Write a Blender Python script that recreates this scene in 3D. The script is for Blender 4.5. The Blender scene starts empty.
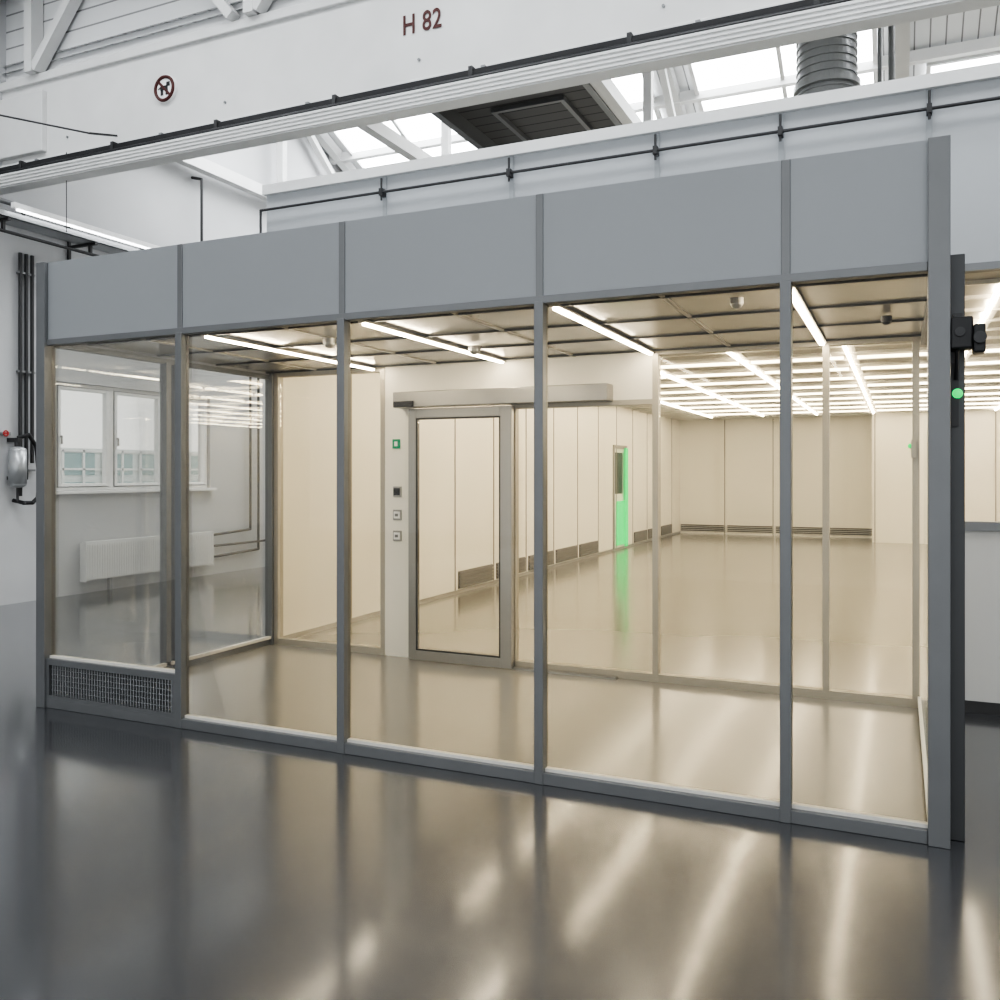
import bpy, bmesh, math
from mathutils import Vector, Matrix
S=bpy.context.scene
# ---------------------------------------------------------------- materials
def mat(name,col,rough=.5,metal=0,emit=None,estr=0,spec=.5,coat=0,crough=.1):
    m=bpy.data.materials.new(name); m.use_nodes=True
    b=m.node_tree.nodes['Principled BSDF']
    b.inputs['Base Color'].default_value=(*col,1)
    b.inputs['Roughness'].default_value=rough
    b.inputs['Metallic'].default_value=metal
    b.inputs['Specular IOR Level'].default_value=spec
    b.inputs['Coat Weight'].default_value=coat
    b.inputs['Coat Roughness'].default_value=crough
    if emit:
        b.inputs['Emission Color'].default_value=(*emit,1)
        b.inputs['Emission Strength'].default_value=estr
    return m
def vary(m,col,amt=.12,scale=3,bump=0,bscale=60):
    nt=m.node_tree; b=nt.nodes['Principled BSDF']
    tc=nt.nodes.new('ShaderNodeTexCoord'); n=nt.nodes.new('ShaderNodeTexNoise')
    n.inputs['Scale'].default_value=scale; n.inputs['Detail'].default_value=2
    nt.links.new(tc.outputs['Object'],n.inputs['Vector'])
    r=nt.nodes.new('ShaderNodeValToRGB')
    r.color_ramp.elements[0].position=.1; r.color_ramp.elements[1].position=.9
    r.color_ramp.elements[0].color=(*[c*(1-amt) for c in col],1)
    r.color_ramp.elements[1].color=(*[min(1,c*(1+amt)) for c in col],1)
    nt.links.new(n.outputs['Fac'],r.inputs['Fac']); nt.links.new(r.outputs['Color'],b.inputs['Base Color'])
    if bump:
        n2=nt.nodes.new('ShaderNodeTexNoise'); n2.inputs['Scale'].default_value=bscale
        nt.links.new(tc.outputs['Object'],n2.inputs['Vector'])
        bp=nt.nodes.new('ShaderNodeBump'); bp.inputs['Strength'].default_value=bump; bp.inputs['Distance'].default_value=.01
        nt.links.new(n2.outputs['Fac'],bp.inputs['Height']); nt.links.new(bp.outputs['Normal'],b.inputs['Normal'])
    return m
def stripes(m,col,axis,period,dark=.6,wid=.06):
    nt=m.node_tree; b=nt.nodes['Principled BSDF']
    tc=nt.nodes.new('ShaderNodeTexCoord'); sp=nt.nodes.new('ShaderNodeSeparateXYZ')
    nt.links.new(tc.outputs['Object'],sp.inputs[0])
    d=nt.nodes.new('ShaderNodeMath'); d.operation='DIVIDE'; d.inputs[1].default_value=period
    nt.links.new(sp.outputs[axis],d.inputs[0])
    f=nt.nodes.new('ShaderNodeMath'); f.operation='FRACT'; nt.links.new(d.outputs[0],f.inputs[0])
    l=nt.nodes.new('ShaderNodeMath'); l.operation='LESS_THAN'; l.inputs[1].default_value=wid
    nt.links.new(f.outputs[0],l.inputs[0])
    mx=nt.nodes.new('ShaderNodeMix'); mx.data_type='RGBA'
    mx.inputs['A'].default_value=(*col,1); mx.inputs['B'].default_value=(*[c*dark for c in col],1)
    nt.links.new(l.outputs[0],mx.inputs['Factor']); nt.links.new(mx.outputs['Result'],b.inputs['Base Color'])
    return m
def glassmat(name,tint=(1,1,1),boost=1.0):
    m=bpy.data.materials.new(name); m.use_nodes=True; nt=m.node_tree; nt.nodes.clear()
    o=nt.nodes.new('ShaderNodeOutputMaterial'); mx=nt.nodes.new('ShaderNodeMixShader')
    t=nt.nodes.new('ShaderNodeBsdfTransparent'); t.inputs[0].default_value=(*tint,1)
    g=nt.nodes.new('ShaderNodeBsdfGlossy'); g.inputs['Roughness'].default_value=0.0
    f=nt.nodes.new('ShaderNodeFresnel'); f.inputs[0].default_value=1.45
    mu=nt.nodes.new('ShaderNodeMath'); mu.operation='MULTIPLY'; mu.inputs[1].default_value=boost
    nt.links.new(f.outputs[0],mu.inputs[0]); nt.links.new(mu.outputs[0],mx.inputs[0])
    nt.links.new(t.outputs[0],mx.inputs[1]); nt.links.new(g.outputs[0],mx.inputs[2]); nt.links.new(mx.outputs[0],o.inputs[0])
    return m
FLOOR=vary(mat('epoxy_floor',(.045,.047,.052),.27,spec=.8,coat=1,crough=.12),(.045,.047,.052),.14,1.1)
FLOORIN=vary(mat('interior_floor',(.28,.27,.245),.22,spec=.6,coat=.4,crough=.12),(.28,.27,.245),.03,1.0)
FRAME=vary(mat('grey_aluminium',(.2,.205,.21),.38,.3),(.2,.205,.21),.06,5)
PANEL=vary(mat('grey_blue_panel',(.34,.355,.37),.42),(.34,.355,.37),.04,1.0)
PANEL2=vary(mat('grey_blue_panel_light',(.42,.435,.45),.45),(.42,.435,.45),.04,1.0)
PANEL3=vary(mat('light_grey_panel',(.55,.55,.54),.45),(.55,.55,.54),.03,1.0)
CREAM=mat('cream_profile',(.46,.43,.37),.4,.2)
GRIDW=mat('ceiling_grid_light',(.75,.73,.68),.4)
WARMW=vary(mat('cleanroom_wall_panel',(.88,.855,.785),.38),(.88,.855,.785),.03,1.5)
JOINT=mat('panel_joint',(.3,.28,.25),.6)
GRILLE=mat('return_grille_grey',(.2,.19,.175),.5,.2)
ALU=mat('brushed_aluminium',(.38,.37,.35),.32,.65)
CEILV=vary(mat('ceiling_tile_metal',(.52,.49,.44),.2,.35),(.52,.49,.44),.06,2)
CEILB=vary(mat('cleanroom_ceiling_tile',(.36,.34,.3),.3,.2),(.36,.34,.3),.06,2)
WHITE=vary(mat('white_paint_steel',(.66,.66,.655),.5),(.66,.66,.655),.07,2.5,.05,20)
WALLW=vary(mat('white_plaster',(.5,.505,.515),.7),(.5,.505,.515),.06,1.2,.1,50)
PLANK=stripes(mat('white_plank',(.66,.665,.67),.6),(.66,.665,.67),0,.2,.35,.1)
PLANKY=stripes(mat('white_cladding',(.66,.665,.67),.6),(.66,.665,.67),2,.2,.4,.1)
PLANKD=stripes(mat('grey_plank',(.12,.12,.122),.6),(.12,.12,.122),1,.25,.3,.1)
BLACK=mat('black_plastic',(.02,.02,.022),.4)
DARK=mat('dark_grey_metal',(.06,.06,.062),.45,.3)
CHAN=mat('channel_grey',(.09,.092,.095),.4,.3)
STEEL=mat('galvanised_steel',(.4,.41,.42),.35,.5)
GREYP=mat('grey_pipe',(.25,.255,.26),.45,.3)
GLASS=glassmat('clear_glass',(.98,.97,.94),.45)
GLASSS=glassmat('clear_side_glass',(.98,.985,.98),.2)
GLASS2=glassmat('inner_glass',(.97,.96,.93),.45)
GLASSW=glassmat('window_glass',(1,1,1),.3)
LIGHTW=mat('warm_led',(1,1,1),emit=(1,.88,.68),estr=38)
LIGHTB=mat('warm_led_hall',(1,1,1),emit=(1,.88,.68),estr=18)
LIGHTX=mat('warm_led_cross',(1,1,1),emit=(1,.88,.68),estr=5)
SKYL=mat('opal_skylight',(1,1,1),emit=(.95,.98,1),estr=8)
LIGHTC=mat('neutral_tube',(1,1,1),emit=(.97,.98,1),estr=4)
GREEN=mat('green_led',(0,.25,.07),emit=(.0,1,.2),estr=.75)
GREENS=mat('exit_green',(0,.22,.1),.5,emit=(0,.4,.18),estr=.12)
RED=mat('dark_red_paint',(.08,.02,.018),.6)
REDB=mat('red_plastic',(.4,.03,.03),.4)
SIGNW=mat('sign_white',(.85,.85,.85),.4)
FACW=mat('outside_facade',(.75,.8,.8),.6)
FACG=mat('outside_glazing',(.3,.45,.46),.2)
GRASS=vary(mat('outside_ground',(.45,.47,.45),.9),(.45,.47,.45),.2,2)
# ---------------------------------------------------------------- builders
class M:
    def __init__(s): s.bm=bmesh.new()
    def box(s,x0,x1,y0,y1,z0,z1):
        v=[s.bm.verts.new(p) for p in [(x0,y0,z0),(x1,y0,z0),(x1,y1,z0),(x0,y1,z0),(x0,y0,z1),(x1,y0,z1),(x1,y1,z1),(x0,y1,z1)]]
        for f in [(0,3,2,1),(4,5,6,7),(0,1,5,4),(1,2,6,5),(2,3,7,6),(3,0,4,7)]: s.bm.faces.new([v[i] for i in f])
        return s
    def beam(s,p,q,w,h,up=(0,0,1)):
        p=Vector(p);q=Vector(q);d=(q-p);d.normalize();u=Vector(up)
        if abs(d.dot(u))>.99:u=Vector((1,0,0))
        r=d.cross(u).normalized();u=r.cross(d)
        v=[]
        for e in(p,q):
            for a,b in((-1,-1),(1,-1),(1,1),(-1,1)): v.append(s.bm.verts.new(e+r*a*w/2+u*b*h/2))
        for f in [(0,1,2,3),(7,6,5,4),(0,4,5,1),(1,5,6,2),(2,6,7,3),(3,7,4,0)]: s.bm.faces.new([v[i] for i in f])
        return s
    def cyl(s,p,q,r,n=16,r2=None):
        p=Vector(p);q=Vector(q);d=q-p
        rot=d.to_track_quat('Z','Y').to_matrix().to_4x4()
        bmesh.ops.create_cone(s.bm,cap_ends=True,segments=n,radius1=r,radius2=r if r2 is None else r2,depth=d.length,matrix=Matrix.Translation((p+q)/2)@rot)
        return s
    def path(s,pts,r,n=10):
        for a,b in zip(pts,pts[1:]): s.cyl(a,b,r,n)
        for a in pts[1:-1]: s.sph(a,r)
        return s
    def sph(s,c,r,sc=(1,1,1)):
        bmesh.ops.create_uvsphere(s.bm,u_segments=16,v_segments=10,radius=r,matrix=Matrix.Translation(c)@Matrix.Diagonal((*sc,1)))
        return s
    def ring(s,c,axis,R,r,n=40,k=8):
        c=Vector(c); q=Vector(axis).to_track_quat('Z','Y'); rows=[]
        for i in range(n):
            a=2*math.pi*i/n; row=[]
            for j in range(k):
                b=2*math.pi*j/k
                row.append(s.bm.verts.new(c+q@Vector(((R+r*math.cos(b))*math.cos(a),(R+r*math.cos(b))*math.sin(a),r*math.sin(b)))))
            rows.append(row)
        for i in range(n):
            for j in range(k):
                s.bm.faces.new([rows[i][j],rows[(i+1)%n][j],rows[(i+1)%n][(j+1)%k],rows[i][(j+1)%k]])
        return s
    def quad(s,*p):
        s.bm.faces.new([s.bm.verts.new(x) for x in p]); return s
    def make(s,name,m,parent=None,bevel=0,smooth=False):
        me=bpy.data.meshes.new(name)
        bmesh.ops.recalc_face_normals(s.bm,faces=s.bm.faces)
        if parent is not None: off=parent.location.copy()
        else:
            xs=[v.co for v in s.bm.verts]
            off=Vector(((min(v.x for v in xs)+max(v.x for v in xs))/2,(min(v.y for v in xs)+max(v.y for v in xs))/2,min(v.z for v in xs)))
        for v in s.bm.verts: v.co-=off
        s.bm.to_mesh(me); s.bm.free()
        o=bpy.data.objects.new(name,me); S.collection.objects.link(o); me.materials.append(m)
        if parent is not None: o.parent=parent
        else: o.location=off
        if smooth:
            for p in me.polygons: p.use_smooth=len(p.vertices)==4
        if bevel:
            b=o.modifiers.new('bevel','BEVEL'); b.width=bevel; b.segments=2; b.limit_method='ANGLE'
        return o
def empty(name,loc):
    e=bpy.data.objects.new(name,None); e.location=loc; e.empty_display_size=.2; S.collection.objects.link(e); return e
# ---------------------------------------------------------------- dims
W=5.4; D=2.4; HG=2.45; HT=3.0; BH=2.96; FT=4.15
XL=-4.5; XR=13.0; YF=-9.0; YB=21.0
M().box(XL-.2,XR+.2,YF,YB+.2,-.2,0).make('floor',FLOOR)
# ---------------------------------------------------------------- hall walls
wy0,wy1,wz0,wz1=3.75,6.5,1.35,2.75
M().box(XL-.25,XL,YF,wy0,0,9.3).box(XL-.25,XL,wy1,YB,0,9.3).box(XL-.25,XL,wy0,wy1,0,wz0).box(XL-.25,XL,wy0,wy1,wz1,9.3).make('wall_left',WALLW)
M().box(XL-.25,XR+.25,YB,YB+.25,0,9.3).make('wall_back',WALLW)
M().box(XR,XR+.25,YF,YB,0,9.3).make('wall_right',WALLW)
def window(n,y0,y1,z0,z1):
    e=empty('window_%d'%n,(XL-.1,(y0+y1)/2,z0))
    m=M(); f=.045
    m.box(XL-.14,XL-.06,y0,y0+f,z0,z1).box(XL-.14,XL-.06,y1-f,y1,z0,z1).box(XL-.14,XL-.06,y0+f,y1-f,z0,z0+f).box(XL-.14,XL-.06,y0+f,y1-f,z1-f,z1)
    m.make('frame',SIGNW,e,.006)
    m=M(); y0+=f+.008;y1-=f+.008;z0+=f+.008;z1-=f+.008;f=.04
    m.box(XL-.12,XL-.04,y0,y0+f,z0,z1).box(XL-.12,XL-.04,y1-f,y1,z0,z1).box(XL-.12,XL-.04,y0+f,y1-f,z0,z0+f).box(XL-.12,XL-.04,y0+f,y1-f,z1-f,z1)
    m.make('sash',SIGNW,e,.006)
    m=M()
    for a,b,c2,d2 in((y0-.008,y0,z0,z1),(y1,y1+.008,z0,z1),(y0,y1,z0-.008,z0),(y0,y1,z1,z1+.008)): m.box(XL-.1,XL-.055,a,b,c2,d2)
    m.make('seal',DARK,e)
    M().box(XL-.09,XL-.08,y0+f,y1-f,z0+f,z1-f).make('pane',GLASSW,e)
    M().cyl((XL-.04,y0+.03,(z0+z1)/2),(XL-.01,y0+.03,(z0+z1)/2),.012).box(XL-.02,XL-.005,y0+.02,y0+.04,(z0+z1)/2-.1,(z0+z1)/2+.01).make('handle',ALU,e)
ws=[wy0,4.65,5.57,wy1]
for i in range(3): window(i+1,ws[i],ws[i+1],wz0,wz1)
M().box(XL,XL+.08,wy0-.05,wy1+.05,wz0-.04,wz0).make('trim_1',SIGNW,None,.005)
# outside
M().box(-26,-25.5,-4,40,-.5,2.6).make('outside_building',FACW)
ob=empty('outside_building_glazing',(-25.5,10,0)); m=M(); m2=M()
for i in range(21):
    for k in range(2): m.box(-25.48,-25.44,-3+i*2,-1.4+i*2,.3+k*1.2,1.2+k*1.2)
for i in range(43): m2.box(-25.44,-25.36,-3.05+i,-2.95+i,0,2.6)
for k in range(4): m2.box(-25.44,-25.36,-3,39,.2+k*.75,.28+k*.75)
m.make('panes',FACG,ob); m2.make('mullions',SIGNW,ob)
M().box(-40,XL-.3,-20,40,-.5,-.3).make('ground',GRASS)
# ---------------------------------------------------------------- roof
UP=1.0
def rz(y):
    t=(y-3)%10
    return 6.35+(t if t<=5 else 10-t)*.38+(UP if y<2.99 else 0)
m=M()
for a,b in((-9,-7),(-7,-2),(-2,3),(3,8),(8,13),(13,18),(18,21.2)):
    for o in (0,.08):
        q=UP if b<=3 else 0
        za=6.35+min((a-3)%10,10-(a-3)%10)*.38+q; zb=6.35+min((b-3)%10,10-(b-3)%10)*.38+q
        m.quad((XL-.2,a,za+o),(XR+.2,a,za+o),(XR+.2,b,zb+o),(XL-.2,b,zb+o))
m.make('ceiling',PLANK)
e=empty('roof_step_cladding',(4,3.1,6.25))
M().box(XL,XR,3.05,3.12,6.22,7.42).make('boards',PLANKY,e)
m=M()
for x in(-3.85,-.65,2.55,5.75,8.95):
    m.beam((x,2.95,6.25),(x+.95,2.95,7.35),.1,.13,(0,1,0)).beam((x+2.9,2.95,6.25),(x+1.95,2.95,7.35),.1,.13,(0,1,0)).box(x-.12,x+.0,2.88,3.04,6.22,7.4)
m.box(XL,XR,2.9,3.04,7.28,7.4)
m.make('struts',WHITE,e)
TX=[-4.3,-1.15,2.05,5.3,8.5,11.7]
def truss(x,y0,dz=0):
    e=empty('roof_truss',(x,y0+5,6.2+dz)); m=M(); R=6.3+dz; pk=R+1.9
    m.box(x-.07,x+.07,y0+.15,y0+9.85,R-.18,R)
    m.beam((x,y0+.15,R+.02),(x,y0+5,pk-.08),.14,.18); m.beam((x,y0+9.85,R+.02),(x,y0+5,pk-.08),.14,.18)
    m.make('chords',WHITE,e)
    m=M().beam((x,y0+5,R),(x,y0+5,pk-.1),.12,.12)
    def r(y): return R+.38*(y if y<=5 else 10-y)-.06
    for a,b in((2.4,2.4),(2.4,4.9),(.6,2.4),(7.6,7.6),(7.6,5.1),(9.4,7.6)):
        m.beam((x,y0+a,R-.05),(x,y0+b,r(b)),.1,.1)
    m.make('webs',WHITE,e)
    m=M()
    for a in(2.4,5,7.6): m.box(x-.085,x+.085,y0+a-.14,y0+a+.14,R-.16,R+.12)
    m.make('gusset_plates',WHITE,e)
for x in TX: truss(x,3)
for x in TX: truss(x,-7,UP)
pl=empty('roof_purlins',(4,8,6.3)); m=M()
for y in(1,-2,-4.5,4.6,6.3,8,9.7,11.4,12.8): m.box(XL,XR,y-.06,y+.06,rz(y)-.2,rz(y)-.04)
m.make('purlin_bars',WHITE,pl)
def skyl(x0,x1,y0,y1):
    e=empty('skylight',((x0+x1)/2,(y0+y1)/2,rz((y0+y1)/2)-.1)); g=.1
    M().quad((x0,y0,rz(y0)-g),(x1,y0,rz(y0)-g),(x1,y1,rz(y1)-g),(x0,y1,rz(y1)-g)).make('opal_pane',SKYL,e)
    m=M()
    for xa in(x0,(x0+x1)/2,x1): m.beam((xa,y0,rz(y0)-.11),(xa,y1,rz(y1)-.11),.06,.1)
    for ya in(y0,y1): m.beam((x0,ya,rz(ya)-.11),(x1,ya,rz(ya)-.11),.06,.1)
    m.make('frame',WHITE,e)
for x0,x1 in((5.65,8.15),(8.85,11.4)): skyl(x0,x1,9.85,12.2)
for x0,x1 in((-4.0,-1.5),(-.8,1.7),(2.4,4.95)): skyl(x0,x1,8.6,12.2)
for x0,x1 in((-4.0,-1.5),(-.8,1.7),(2.4,4.95),(5.65,8.15),(8.85,11.4)): skyl(x0,x1,-1,1.6)  # unseen glowing panes added above the camera to light the hall front
skyl(-4.0,-1.5,5,7.2); skyl(5.9,8.1,4.9,6.8)
e=empty('roof_hatch',(1,6.9,6.1)); m=M()
m.box(-.02,1.95,5.6,8.1,6.3,6.36); m.make('underside_boards',PLANKD,e)
m=M().box(-.1,0,5.5,8.2,6.1,6.4).box(1.9,1.98,5.5,8.2,6.1,6.4).box(0,1.9,5.5,5.6,6.1,6.4).box(0,1.9,8.1,8.2,6.1,6.4)
m.make('rim',GREYP,e)
M().box(.45,1.45,6.2,6.26,6.24,6.3).box(.45,1.45,7.5,7.56,6.24,6.3).box(.45,.51,6.26,7.5,6.24,6.3).box(1.39,1.45,6.26,7.5,6.24,6.3).make('inner_frame',GREYP,e)
# ---------------------------------------------------------------- crane beam
e=empty('crane_beam',(4,3.15,5.2))
M().box(XL,XR,3.0,3.3,5.2,6.2).make('web',WHITE,e)
M().box(XL,XR,2.96,3.34,6.12,6.22).box(XL,XR,2.97,3.33,5.18,5.24).box(XL,-3.74,2.93,3.37,5.3,6.0).make('flanges',WHITE,e,.01)
m=M()
for i in range(7):
    x=-3.4+i*2.3
    m.cyl((x,3.0,5.42),(x,2.985,5.42),.014,8)
m.make('bolts',GREYP,e)
m=M()
m.box(XL,XR,2.86,2.93,5.1,5.16).cyl((XL,2.85,5.075),(XR,2.85,5.075),.026)
m.make('conductor_rail',BLACK,e)
m=M()
for i in range(12):
    x=-4+i*1.45; m.box(x-.02,x+.02,2.85,3.0,5.08,5.19)
m.make('rail_hangers',DARK,e)
m=M()
m.box(XL,XR,2.78,2.95,4.88,5.04)
for k in range(4): m.box(XL,XR,2.762,2.78,4.895+k*.038,4.912+k*.038)
m.make('trunking_body',WHITE,e)
m=M()
for i in range(9):
    x=-3.8+i*1.9; m.box(x-.02,x+.02,2.9,3.0,5.0,5.2)
m.make('trunking_brackets',GREYP,e)
M().path([(-3.3,2.9,5.2),(-3.3,2.9,4.3)],.005).cyl((-3.6,2.3,5.45),(-2.6,2.6,5.2),.01).beam((-2.6,2.6,5.2),(-2.6,2.97,5.3),.02,.02).make('hoist_cable',DARK,e)
# sign
cx,cz=-1.91,5.70
e=empty('prohibition_sign',(cx,2.98,cz))
M().cyl((cx,3.0,cz),(cx,2.975,cz),.15,40).make('plate',SIGNW,e)
M().ring((cx,2.972,cz),(0,1,0),.125,.018).beam((cx-.09,2.97,cz+.09),(cx+.09,2.97,cz-.09),.012,.026,(1,0,1)).make('ring_and_slash',RED,e)
m=M().box(cx-.055,cx+.045,2.968,2.975,cz-.015,cz+.03).box(cx+.03,cx+.075,2.968,2.975,cz+.02,cz+.065)
for dx in(-.05,-.03,.02,.035): m.box(cx+dx,cx+dx+.012,2.968,2.975,cz-.07,cz-.01)
m.beam((cx-.05,2.972,cz+.02),(cx-.085,2.972,cz+.0),.006,.01)
m.make('animal_silhouette',BLACK,e)
tc=bpy.data.curves.new('H82','FONT'); tc.body='H 82'; tc.size=.26; tc.extrude=.002; tc.offset=.003; tc.align_x='CENTER'; tc.space_character=1.05
to=bpy.data.objects.new('beam_marking_text',tc); to.location=(1.23,2.993,5.68); to.rotation_euler=(math.pi/2,0,0); to.scale=(.78,1,1); S.collection.objects.link(to); tc.materials.append(RED)
# ---------------------------------------------------------------- big cleanroom
e=empty('wall_cleanroom_left',(0,10,0))
M().box(-.08,0,D+.06,13.0,0,FT).box(-.08,0,13.95,19,0,FT).box(-.08,0,13.0,13.95,2.15,FT).make('panels',WARMW,e)
m=M()
for i in range(14):
    y=D+.06+1.2*(i+1)
    if y<19: m.box(0,.006,y-.012,y+.012,.0,BH)
m.make('joints',JOINT,e)
m=M()
for i in range(3,14):
    y=D+.1+1.2*i
    if abs(y-13)<1.0: continue
    if y+1.1<19:
        for k in range(5): m.box(0,.03,y+.05,y+1.1,.07+k*.045,.1+k*.045)
        m.box(0,.012,y+.05,y+1.1,.06,.29)
m.make('return_grilles',GRILLE,e)
m=M().box(0,.012,D+.06,19,0,.05); m.make('skirting',ALU,e)
e=empty('wall_cleanroom_back',(6,19,0))
M().box(0,4.7,19,19.1,0,FT).box(4.7,12.5,17.6,17.7,0,FT).box(4.7,4.8,17.7,19,0,FT).make('panels',WARMW,e)
m=M();m2=M()
for i in range(4): m.box(1.15+1.2*i,1.17+1.2*i,18.99,19,0,BH)
for i in range(7): m.box(4.75+1.2*i,4.77+1.2*i,17.59,17.6,0,BH)
m.make('joints',JOINT,e)
for i in range(4):
    for k in range(4): m2.box(.03+1.2*i,1.14+1.2*i,18.96,19,.07+k*.045,.1+k*.045)
m2.make('return_grilles',GRILLE,e)
M().box(12.5,12.6,D,17.6,0,FT).make('wall_cleanroom_right',WARMW)
M().box(0,12.5,D+.06,19,0,.004).make('floor_cleanroom',FLOORIN)
e=empty('ceiling_cleanroom',(6,10,BH))
M().box(0,12.5,D+.06,19,BH,BH+.05).make('tiles',CEILB,e)
m=M()
for i in range(28): m.box(0,12.5,D+.6+.6*i-.02,D+.6+.6*i+.02,BH-.03,BH)
for i in range(11): m.box(1.2*i-.02,1.2*i+.02,D+.06,19,BH-.015,BH)
m.make('grid_profiles',GRIDW,e)
e=empty('ceiling_strip_lights',(6,10,BH-.04)); m=M()
for i in range(10):
    for j in range(13):
        x=1.15+1.2*i-.03; y=D+.7+1.2*j
        if x<12 and y+1<17.5: m.box(x,x+.03,y,y+1.12,BH-.05,BH-.015)
m.make('led_tubes',LIGHTB,e)
m=M()
for j in range(9):
    y=D+4.5+1.2*j
    for i in range(10):
        x=1.22+1.2*i
        if x+1.05<12: m.box(x,x+1.05,y,y+.03,BH-.05,BH-.015)
m.make('cross_led_tubes',LIGHTX,e)
e=empty('door_2',(0,13.5,0))
M().box(-.07,.03,13.0,13.07,0,2.15).box(-.07,.03,13.88,13.95,0,2.15).box(-.07,.03,13.07,13.88,2.08,2.15).make('frame',ALU,e)
M().box(-.05,-.01,13.07,13.88,0.01,1.15).box(-.05,-.01,13.07,13.18,1.15,2.08).box(-.05,-.01,13.77,13.88,1.15,2.08).box(-.05,-.01,13.18,13.77,2.0,2.08).make('leaf',WARMW,e)
M().box(-.035,-.025,13.18,13.77,1.15,2.0).make('pane',DARK,e)
M().box(.0,.02,13.25,13.86,.1,1.0).box(.03,.05,13.76,13.94,.05,2.1).make('green_lamp_and_panel_glow',GREEN,e)  # lower door panel glows to imitate green light on it; tall strip is the lamp
# facade
e=empty('wall_cleanroom_front',(6,D,0))
M().box(-.08,W+.05,D,D+.06,2.52,FT).box(W+.05,12.6,D,D+.06,BH,FT).make('upper_panels',PANEL2,e)
M().box(W+.1,12.6,D,D+.06,.08,1.2).make('lower_panels',PANEL3,e)
m=M().box(W+.05,12.6,D-.02,D+.08,1.2,1.26).box(W+.05,12.6,D-.01,D+.07,BH-.05,BH).box(W+.05,W+.1,D-.01,D+.07,0,BH)
for i in range(1,6): m.box(W+.05+1.2*i-.02,W+.05+1.2*i+.03,D-.012,D+.07,.08,BH-.05)
m.make('profiles',FRAME,e)
M().box(W+.1,12.6,D+.03,D+.036,1.26,BH-.05).make('glazing',GLASS2,e)
m=M()
for x in(1.2,2.4,3.6,4.5,5.45,6.65,7.85,9.05): m.box(x-.02,x+.02,D-.008,D,2.55 if x<5.4 else BH,FT)
m.make('joint_strips',PANEL,e)
M().box(-.1,12.6,D-.04,D+.1,FT,FT+.09).make('cap_rail',WHITE,e)
M().box(W+.05,12.6,D-.005,D,0,.08).make('baseboard_front',DARK,e)
M().path([(-.1,D-.06,3.2),(-.1,D-.06,4.0),(12,D-.06,4.0)],.012).make('conduit_pipe',DARK,e)
m=M()
for x in(1.2,2.4,3.6,4.5,5.45,6.65,7.85):
    m.box(x-.016,x+.016,D-.08,D,3.97,4.03).cyl((x,D-.06,3.93),(x,D-.06,4.12),.009)
m.make('conduit_clamps',DARK,e)
# spiral duct
e=empty('spiral_duct',(4.62,5,3.0)); bmd=M(); c=(4.62,5.0); z=4.15
while z<6.9:
    bmd.cyl((c[0],c[1],z),(c[0],c[1],z+.06),.27,40).cyl((c[0],c[1],z+.06),(c[0],c[1],z+.075),.284,40); z+=.075
bmd.make('ribbed_tube',STEEL,e)
M().cyl((c[0],c[1],5.3),(c[0],c[1],5.36),.31,40).cyl((c[0],c[1],4.09),(c[0],c[1],4.15),.31,40).make('collars',STEEL,e)
M().box(4.2,5.0,4.6,5.4,3.02,4.1).make('plenum_box',STEEL,e)
M().path([(5.2,5,3.05),(5.2,5,7.0)],.03).path([(5.1,4.9,3.05),(5.1,4.9,7.0)],.02).make('conduit_riser',GREYP)
# ---------------------------------------------------------------- airlock
A=empty('cleanroom_airlock',(W/2,0,0))
M().box(.0,W,.06,D,0,.004).make('floor_airlock',FLOORIN)
xs=[0,1.2,2.4,3.6,4.8]
m=M()
m.box(-.05,.03,-.03,.06,0,HT)
for x in xs[1:]: m.box(x-.025,x+.025,-.02,.05,0,HG); m.box(x-.02,x+.02,-.006,.03,HG,HT)
m.box(W-.02,W+.065,-.03,.07,0,HT)
m.box(.03,W-.02,-.015,.05,0,.06)
m.box(.03,W-.02,-.012,.05,HG-.01,HG+.03)
m.box(-.04,0,.06,D,0,.06).box(-.04,0,.06,D,HG-.01,HG+.03)
m.box(-.05,.02,1.07,1.12,0,HG).box(-.05,.02,1.17,1.22,0,HG)
m.box(-.05,.03,D-.06,D-.03,0,2.52)
m.box(W,W+.04,.07,D,0,.06).box(W,W+.04,.07,D,HG-.01,HG+.03)
m.make('frame_profiles',FRAME,A,.003)
m=M()
for x0,x1 in zip(xs,xs[1:]+[W+.0]): m.box(x0+.018,x1-.018,0,.03,HG+.03,HT)
m.box(-.03,0,.06,D-.04,HG+.03,HT).box(W,W+.04,.07,D-.04,HG+.03,HT)
m.make('upper_panels',PANEL,A)
M().box(0,W,.06,D-.04,HT-.05,HT-.01).make('plenum_cover',PANEL,A)
m=M()
for i,(x0,x1) in enumerate(zip(xs,xs[1:]+[W])):
    zb=.06 if i else .33
    m.box(x0+.025,x1-.02,.012,.045,zb,zb+.016)
m.box(-.012,.02,.06,D-.06,.06,.085)
m.box(W-.02,W,.07,D-.04,.06,.085)
m.make('glazing_beads',GRIDW,A)
m=M()
for i,(x0,x1) in enumerate(zip(xs,xs[1:]+[W])): m.box(x0+.025,x1-.02,.022,.028,.06 if i else .33,HG-.01)
m.make('glass_panes',GLASS,A)
M().box(-.022,-.016,.06,D-.06,.06,HG-.01).box(W+.016,W+.022,.07,D-.04,.06,HG-.01).make('side_glass_panes',GLASSS,A)
m=M().box(.03,1.175,-.014,.045,.06,.085).box(.03,1.175,-.014,.045,.29,.33).box(.03,.055,-.014,.045,.085,.29).box(1.148,1.175,-.014,.045,.085,.29)
m.make('grille_frame',FRAME,A)
m=M()
for k in range(44): x=.07+k*.0245; m.box(x,x+.007,.0,.02,.085,.29)
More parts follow.
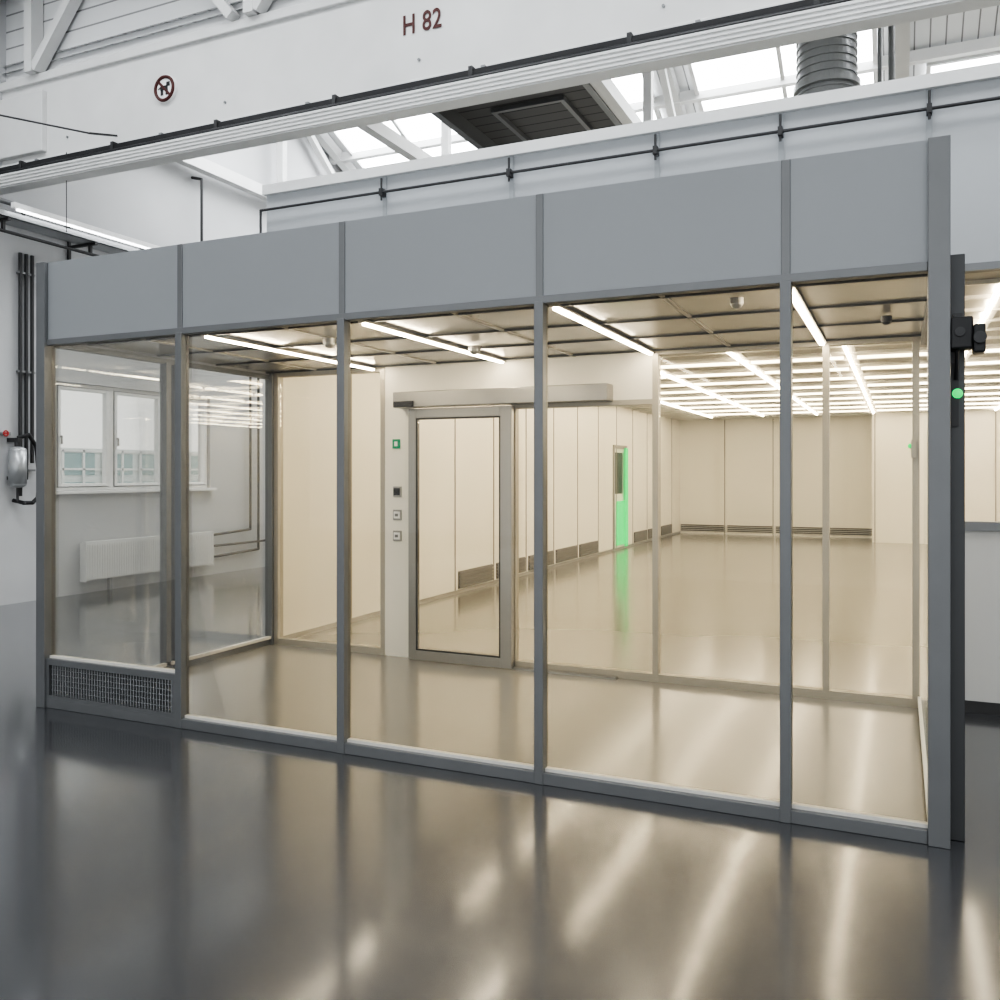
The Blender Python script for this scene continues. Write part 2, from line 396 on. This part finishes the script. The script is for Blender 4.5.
for k in range(5): m.box(.055,1.148,.006,.012,.115+k*.035,.12+k*.035)
m.make('grille_slats',STEEL,A)
M().box(.055,1.148,.05,.056,.085,.29).make('grille_shade_sheet',DARK,A)  # dark sheet painted in for the shade in the open space behind the slats
# airlock ceiling
c=empty('ceiling_airlock',(W/2,1.2,2.5))
M().box(0,W,.05,D-.03,2.5,2.54).make('tiles',CEILV,c)
m=M()
for y in(.35,1.0,1.65,2.3): m.box(0,W,y-.01,y+.01,2.488,2.5)
m.make('grid_joints',DARK,c)
m=M()
for x in(.55,1.75,2.95,4.15): m.box(x-.012,x+.012,.06,D-.03,2.49,2.5)
m.make('grid_profiles',CREAM,c)
for x in(1.13,2.35,3.57,4.78):
    l=empty('ceiling_strip_light',(x,1.3,2.46))
    M().box(x-.03,x+.03,.28,2.34,2.477,2.488).make('housing',CREAM,l)
    M().box(x-.013,x+.013,.3,2.32,2.464,2.477).make('led_tube',LIGHTW,l)
def dome(x,y,mt,r=.045):
    d=empty('ceiling_sensor',(x,y,2.45)); M().cyl((x,y,2.488),(x,y,2.455),r).make('base',mt,d); M().sph((x,y,2.455),r*.85,(1,1,.8)).make('lens',DARK if mt==BLACK else ALU,d,smooth=True)
dome(1.75,.8,ALU);dome(2.5,1.5,ALU);dome(4.5,.5,ALU,.035);dome(5.2,1.4,BLACK,.03)
# airlock back wall
b=empty('wall_airlock_back',(W/2,D,0))
M().box(1.2,1.48,D-.02,D+.05,0,2.5).box(1.48,3.57,D-.02,D+.05,2.14,2.5).make('solid_panels',WARMW,b)
m=M()
for x in(.045,1.19,3.59,4.8,5.37): m.box(x-.022,x+.022,D-.025,D+.055,0,2.5)
m.box(0,1.2,D-.02,D+.05,0,.06).box(2.42,W,D-.02,D+.05,0,.06).box(0,1.2,D-.02,D+.05,2.46,2.5).box(3.6,W,D-.02,D+.05,2.47,2.5)
m.box(2.40,2.44,D-.02,D+.05,0,2.14).box(2.44,3.57,D-.02,D+.05,2.1,2.14)
m.make('profiles',CREAM,b)
M().box(.07,1.165,D+.01,D+.016,.06,2.46).box(2.44,3.565,D+.01,D+.016,.06,2.1).box(3.615,4.775,D+.01,D+.016,.06,2.47).box(4.825,5.345,D+.01,D+.016,.06,2.47).make('glazing',GLASS2,b)
d=empty('door_1',(1.95,D-.09,0))
x0,x1=1.49,2.44;ya,yb=D-.1,D-.05
m=M().box(x0,x0+.07,ya,yb,.01,2.12).box(x1-.1,x1,ya,yb,.01,2.12).box(x0+.07,x1-.1,ya,yb,.01,.09).box(x0+.07,x1-.1,ya,yb,2.04,2.12)
m.make('leaf_frame',ALU,d,.004)
m=M().box(x0+.07,x0+.082,ya+.005,yb-.005,.09,2.04).box(x1-.112,x1-.1,ya+.005,yb-.005,.09,2.04).box(x0+.082,x1-.112,ya+.005,yb-.005,.09,.102).box(x0+.082,x1-.112,ya+.005,yb-.005,2.028,2.04)
m.make('gasket',DARK,d)
M().box(x0+.085,x1-.115,ya+.02,ya+.028,.105,2.025).make('pane',GLASS2,d)
M().box(1.38,3.26,D-.17,D-.02,2.13,2.26).make('operator_header',ALU,d,.005)
M().box(1.40,1.58,D-.2,D-.17,2.13,2.18).make('motion_sensor',BLACK,d,.005)
M().box(x1,3.3,D-.08,D-.03,0.0,.02).make('floor_guide',ALU,d)
s=empty('exit_sign',(1.33,D-.03,1.8)); M().box(1.295,1.365,D-.035,D-.02,1.79,1.87).make('plate',GREENS,s); M().box(1.315,1.345,D-.038,D-.035,1.81,1.85).make('pictogram',SIGNW,s)
for z,mt in((1.42,BLACK),(1.22,GREYP),(1.04,GREYP)):
    s=empty('wall_switch',(1.34,D-.03,z)); M().box(1.30,1.38,D-.035,D-.02,z-.045,z+.045).make('plate',ALU,s,.003); M().box(1.31,1.37,D-.042,D-.035,z-.03,z+.03).make('rocker',BLACK if mt==BLACK else SIGNW,s,.003); M().box(1.325,1.355,D-.046,D-.042,z-.012,z+.012).make('indicator',mt,s)
# ---------------------------------------------------------------- right side post & device
p=empty('corner_cable_channel',(W+.1,.15,0))
M().box(W+.066,W+.125,.08,.2,0,2.52).make('channel',CHAN,p,.004)
M().box(W+.066,W+.15,-.03,.075,2.10,2.235).box(W+.15,W+.195,-.04,.06,2.08,2.2).make('scanner_body',BLACK,p,.008)
M().cyl((W+.172,-.04,2.14),(W+.172,-.065,2.14),.025).box(W+.075,W+.11,-.02,.06,2.235,2.25).cyl((W+.1,-.03,2.17),(W+.1,-.04,2.17),.02).make('scanner_lens',DARK,p)
M().sph((W+.095,.065,1.92),.022).make('status_lamp',GREEN,p,smooth=True); M().box(W+.07,W+.1,.06,.08,1.78,2.05).make('lamp_housing',DARK,p)
M().cyl((W+.09,.0,2.1),(W+.09,.05,1.98),.008).make('scanner_cable',BLACK,p)
gl=empty('status_lamp',(5.33,2.3,1.7)); M().box(5.34,5.37,2.28,2.37,1.68,1.80).make('lamp_housing',CREAM,gl); M().sph((5.335,2.3,1.76),.016).make('lamp',GREEN,gl,smooth=True)
# ---------------------------------------------------------------- hall left fittings
r=empty('radiator',(XL+.1,5.25,.0)); m=M()
m.box(XL+.05,XL+.07,4.07,6.4,.18,.66).box(XL+.12,XL+.14,4.07,6.4,.18,.66)
for i in range(58): m.box(XL+.14,XL+.146,4.09+i*.04,4.11+i*.04,.2,.64)
m.make('plates',WHITE,r); M().box(XL+.05,XL+.14,4.07,6.4,.66,.68).box(XL+.04,XL+.15,4.06,4.08,.16,.68).box(XL+.04,XL+.15,6.39,6.41,.16,.68).make('casing',WHITE,r)
M().box(XL+.04,XL+.09,4.5,4.54,0,.6).box(XL+.04,XL+.09,5.9,5.94,0,.6).make('floor_brackets',GREYP,r)
w=empty('heating_pipes',(XL+.06,7,.0)); m=M()
m.path([(XL+.07,6.45,.62),(XL+.07,7.35,.66),(XL+.07,7.35,3.2)],.02).path([(XL+.07,6.45,.28),(XL+.07,7.55,.32),(XL+.07,7.55,3.2)],.02).path([(XL+.07,6.5,.45),(XL+.07,7.9,.45),(XL+.07,7.9,0)],.018)
m.make('pipes',DARK,w)
c2=empty('compressed_air_station',(XL+.05,3.3,0)); m=M()
for k,y in enumerate((3.2,3.28,3.36)): m.path([(XL+.05,y,1.3+.2*k),(XL+.05,y,4.25)],.022)
m.make('conduits',DARK,c2)
m=M()
for z in(1.6,2.8,4.0): m.box(XL+.01,XL+.06,3.17,3.4,z,z+.025)
m.make('clips',GREYP,c2)
y=3.08; M().cyl((XL+.16,y,1.45),(XL+.16,y,1.85),.1,24).sph((XL+.16,y,1.85),.1,(1,1,.5)).sph((XL+.16,y,1.45),.1,(1,1,.5)).make('tank',STEEL,c2,smooth=True)
M().cyl((XL+.16,y,1.85),(XL+.16,y,2.0),.035).box(XL+.01,XL+.2,y-.03,y+.03,1.95,2.0).box(XL+.01,XL+.1,y-.03,y+.03,1.5,1.54).cyl((XL+.16,y,1.4),(XL+.16,y,1.25),.015).make('fittings',DARK,c2)
pts=[(XL+.16,y,2.0),(XL+.2,3.2,2.04),(XL+.2,3.3,1.9),(XL+.2,3.34,1.5),(XL+.2,3.32,1.28),(XL+.2,3.25,1.22),(XL+.16,3.16,1.22),(XL+.03,3.12,1.25)]
M().path(pts,.024).make('hose',BLACK,c2)
M().cyl((XL+.01,2.95,2.05),(XL+.12,2.95,2.05),.015).box(XL+.01,XL+.04,2.95,y,2.03,2.07).make('valve_stem',GREYP,c2); M().ring((XL+.13,2.95,2.05),(1,0,0),.03,.009,24,6).box(XL+.12,XL+.135,2.92,2.98,2.04,2.06).make('valve_handwheel',REDB,c2)
tr=empty('cable_tray',(XL+.3,4,4.4)); m=M()
m.box(XL+.2,XL+.5,1.0,8,4.5,4.51).box(XL+.2,XL+.21,1,8,4.5,4.57).box(XL+.49,XL+.5,1,8,4.5,4.57)
m.make('tray',STEEL,tr); m=M()
for k in range(3): m.path([(XL+.26+.08*k,1,4.53),(XL+.26+.08*k,8,4.53)],.02)
m.path([(XL+.4,1,4.36),(XL+.4,8,4.36)],.02)
m.make('cables',DARK,tr)
M().path([(XL+.1,1,4.66),(XL+.1,8,4.66)],.045,16).path([(XL+.1,1,4.8),(XL+.1,8,4.8)],.03,16).make('service_pipes',GREYP,tr)
m=M()
for y in(1.5,2.7,3.9,5.1,6.3,7.5): m.box(XL+.02,XL+.5,y,y+.04,4.47,4.5).box(XL+.005,XL+.03,y,y+.04,4.32,4.84).box(XL+.38,XL+.42,y,y+.03,4.36,4.47)
for yy in(2.9,4.7): m.box(XL+.45,XL+.56,yy,yy+.03,4.6,4.63).box(XL+.47,XL+.49,yy,yy+.03,4.5,4.63)
m.make('brackets',DARK,tr)
M().box(XL+.55,XL+.61,2.7,5.0,4.6,4.66).make('batten_light_housing',SIGNW,tr); M().cyl((XL+.58,2.75,4.585),(XL+.58,4.95,4.585),.012).make('batten_light_tube',LIGHTC,tr)
M().path([(XL+.2,6.1,4.9),(XL+.2,6.1,6.0),(XL+.01,6.1,6.05)],.022).make('downpipe',DARK)
# ---------------------------------------------------------------- world + camera
w=bpy.data.worlds.new('World'); S.world=w; w.use_nodes=True
bg=w.node_tree.nodes['Background']; bg.inputs[0].default_value=(.95,.98,1,1); bg.inputs[1].default_value=1.25
cam=bpy.data.cameras.new('camera'); co=bpy.data.objects.new('camera',cam); S.collection.objects.link(co)
co.location=(5.27,-4.19,1.58); co.rotation_euler=(math.pi/2,0,math.radians(24.3))
cam.lens=31.86; cam.sensor_width=36; cam.shift_y=-.027; cam.clip_end=200
S.camera=co
S.view_settings.view_transform='AgX'; S.view_settings.look='AgX - High Contrast'; S.view_settings.exposure=.25
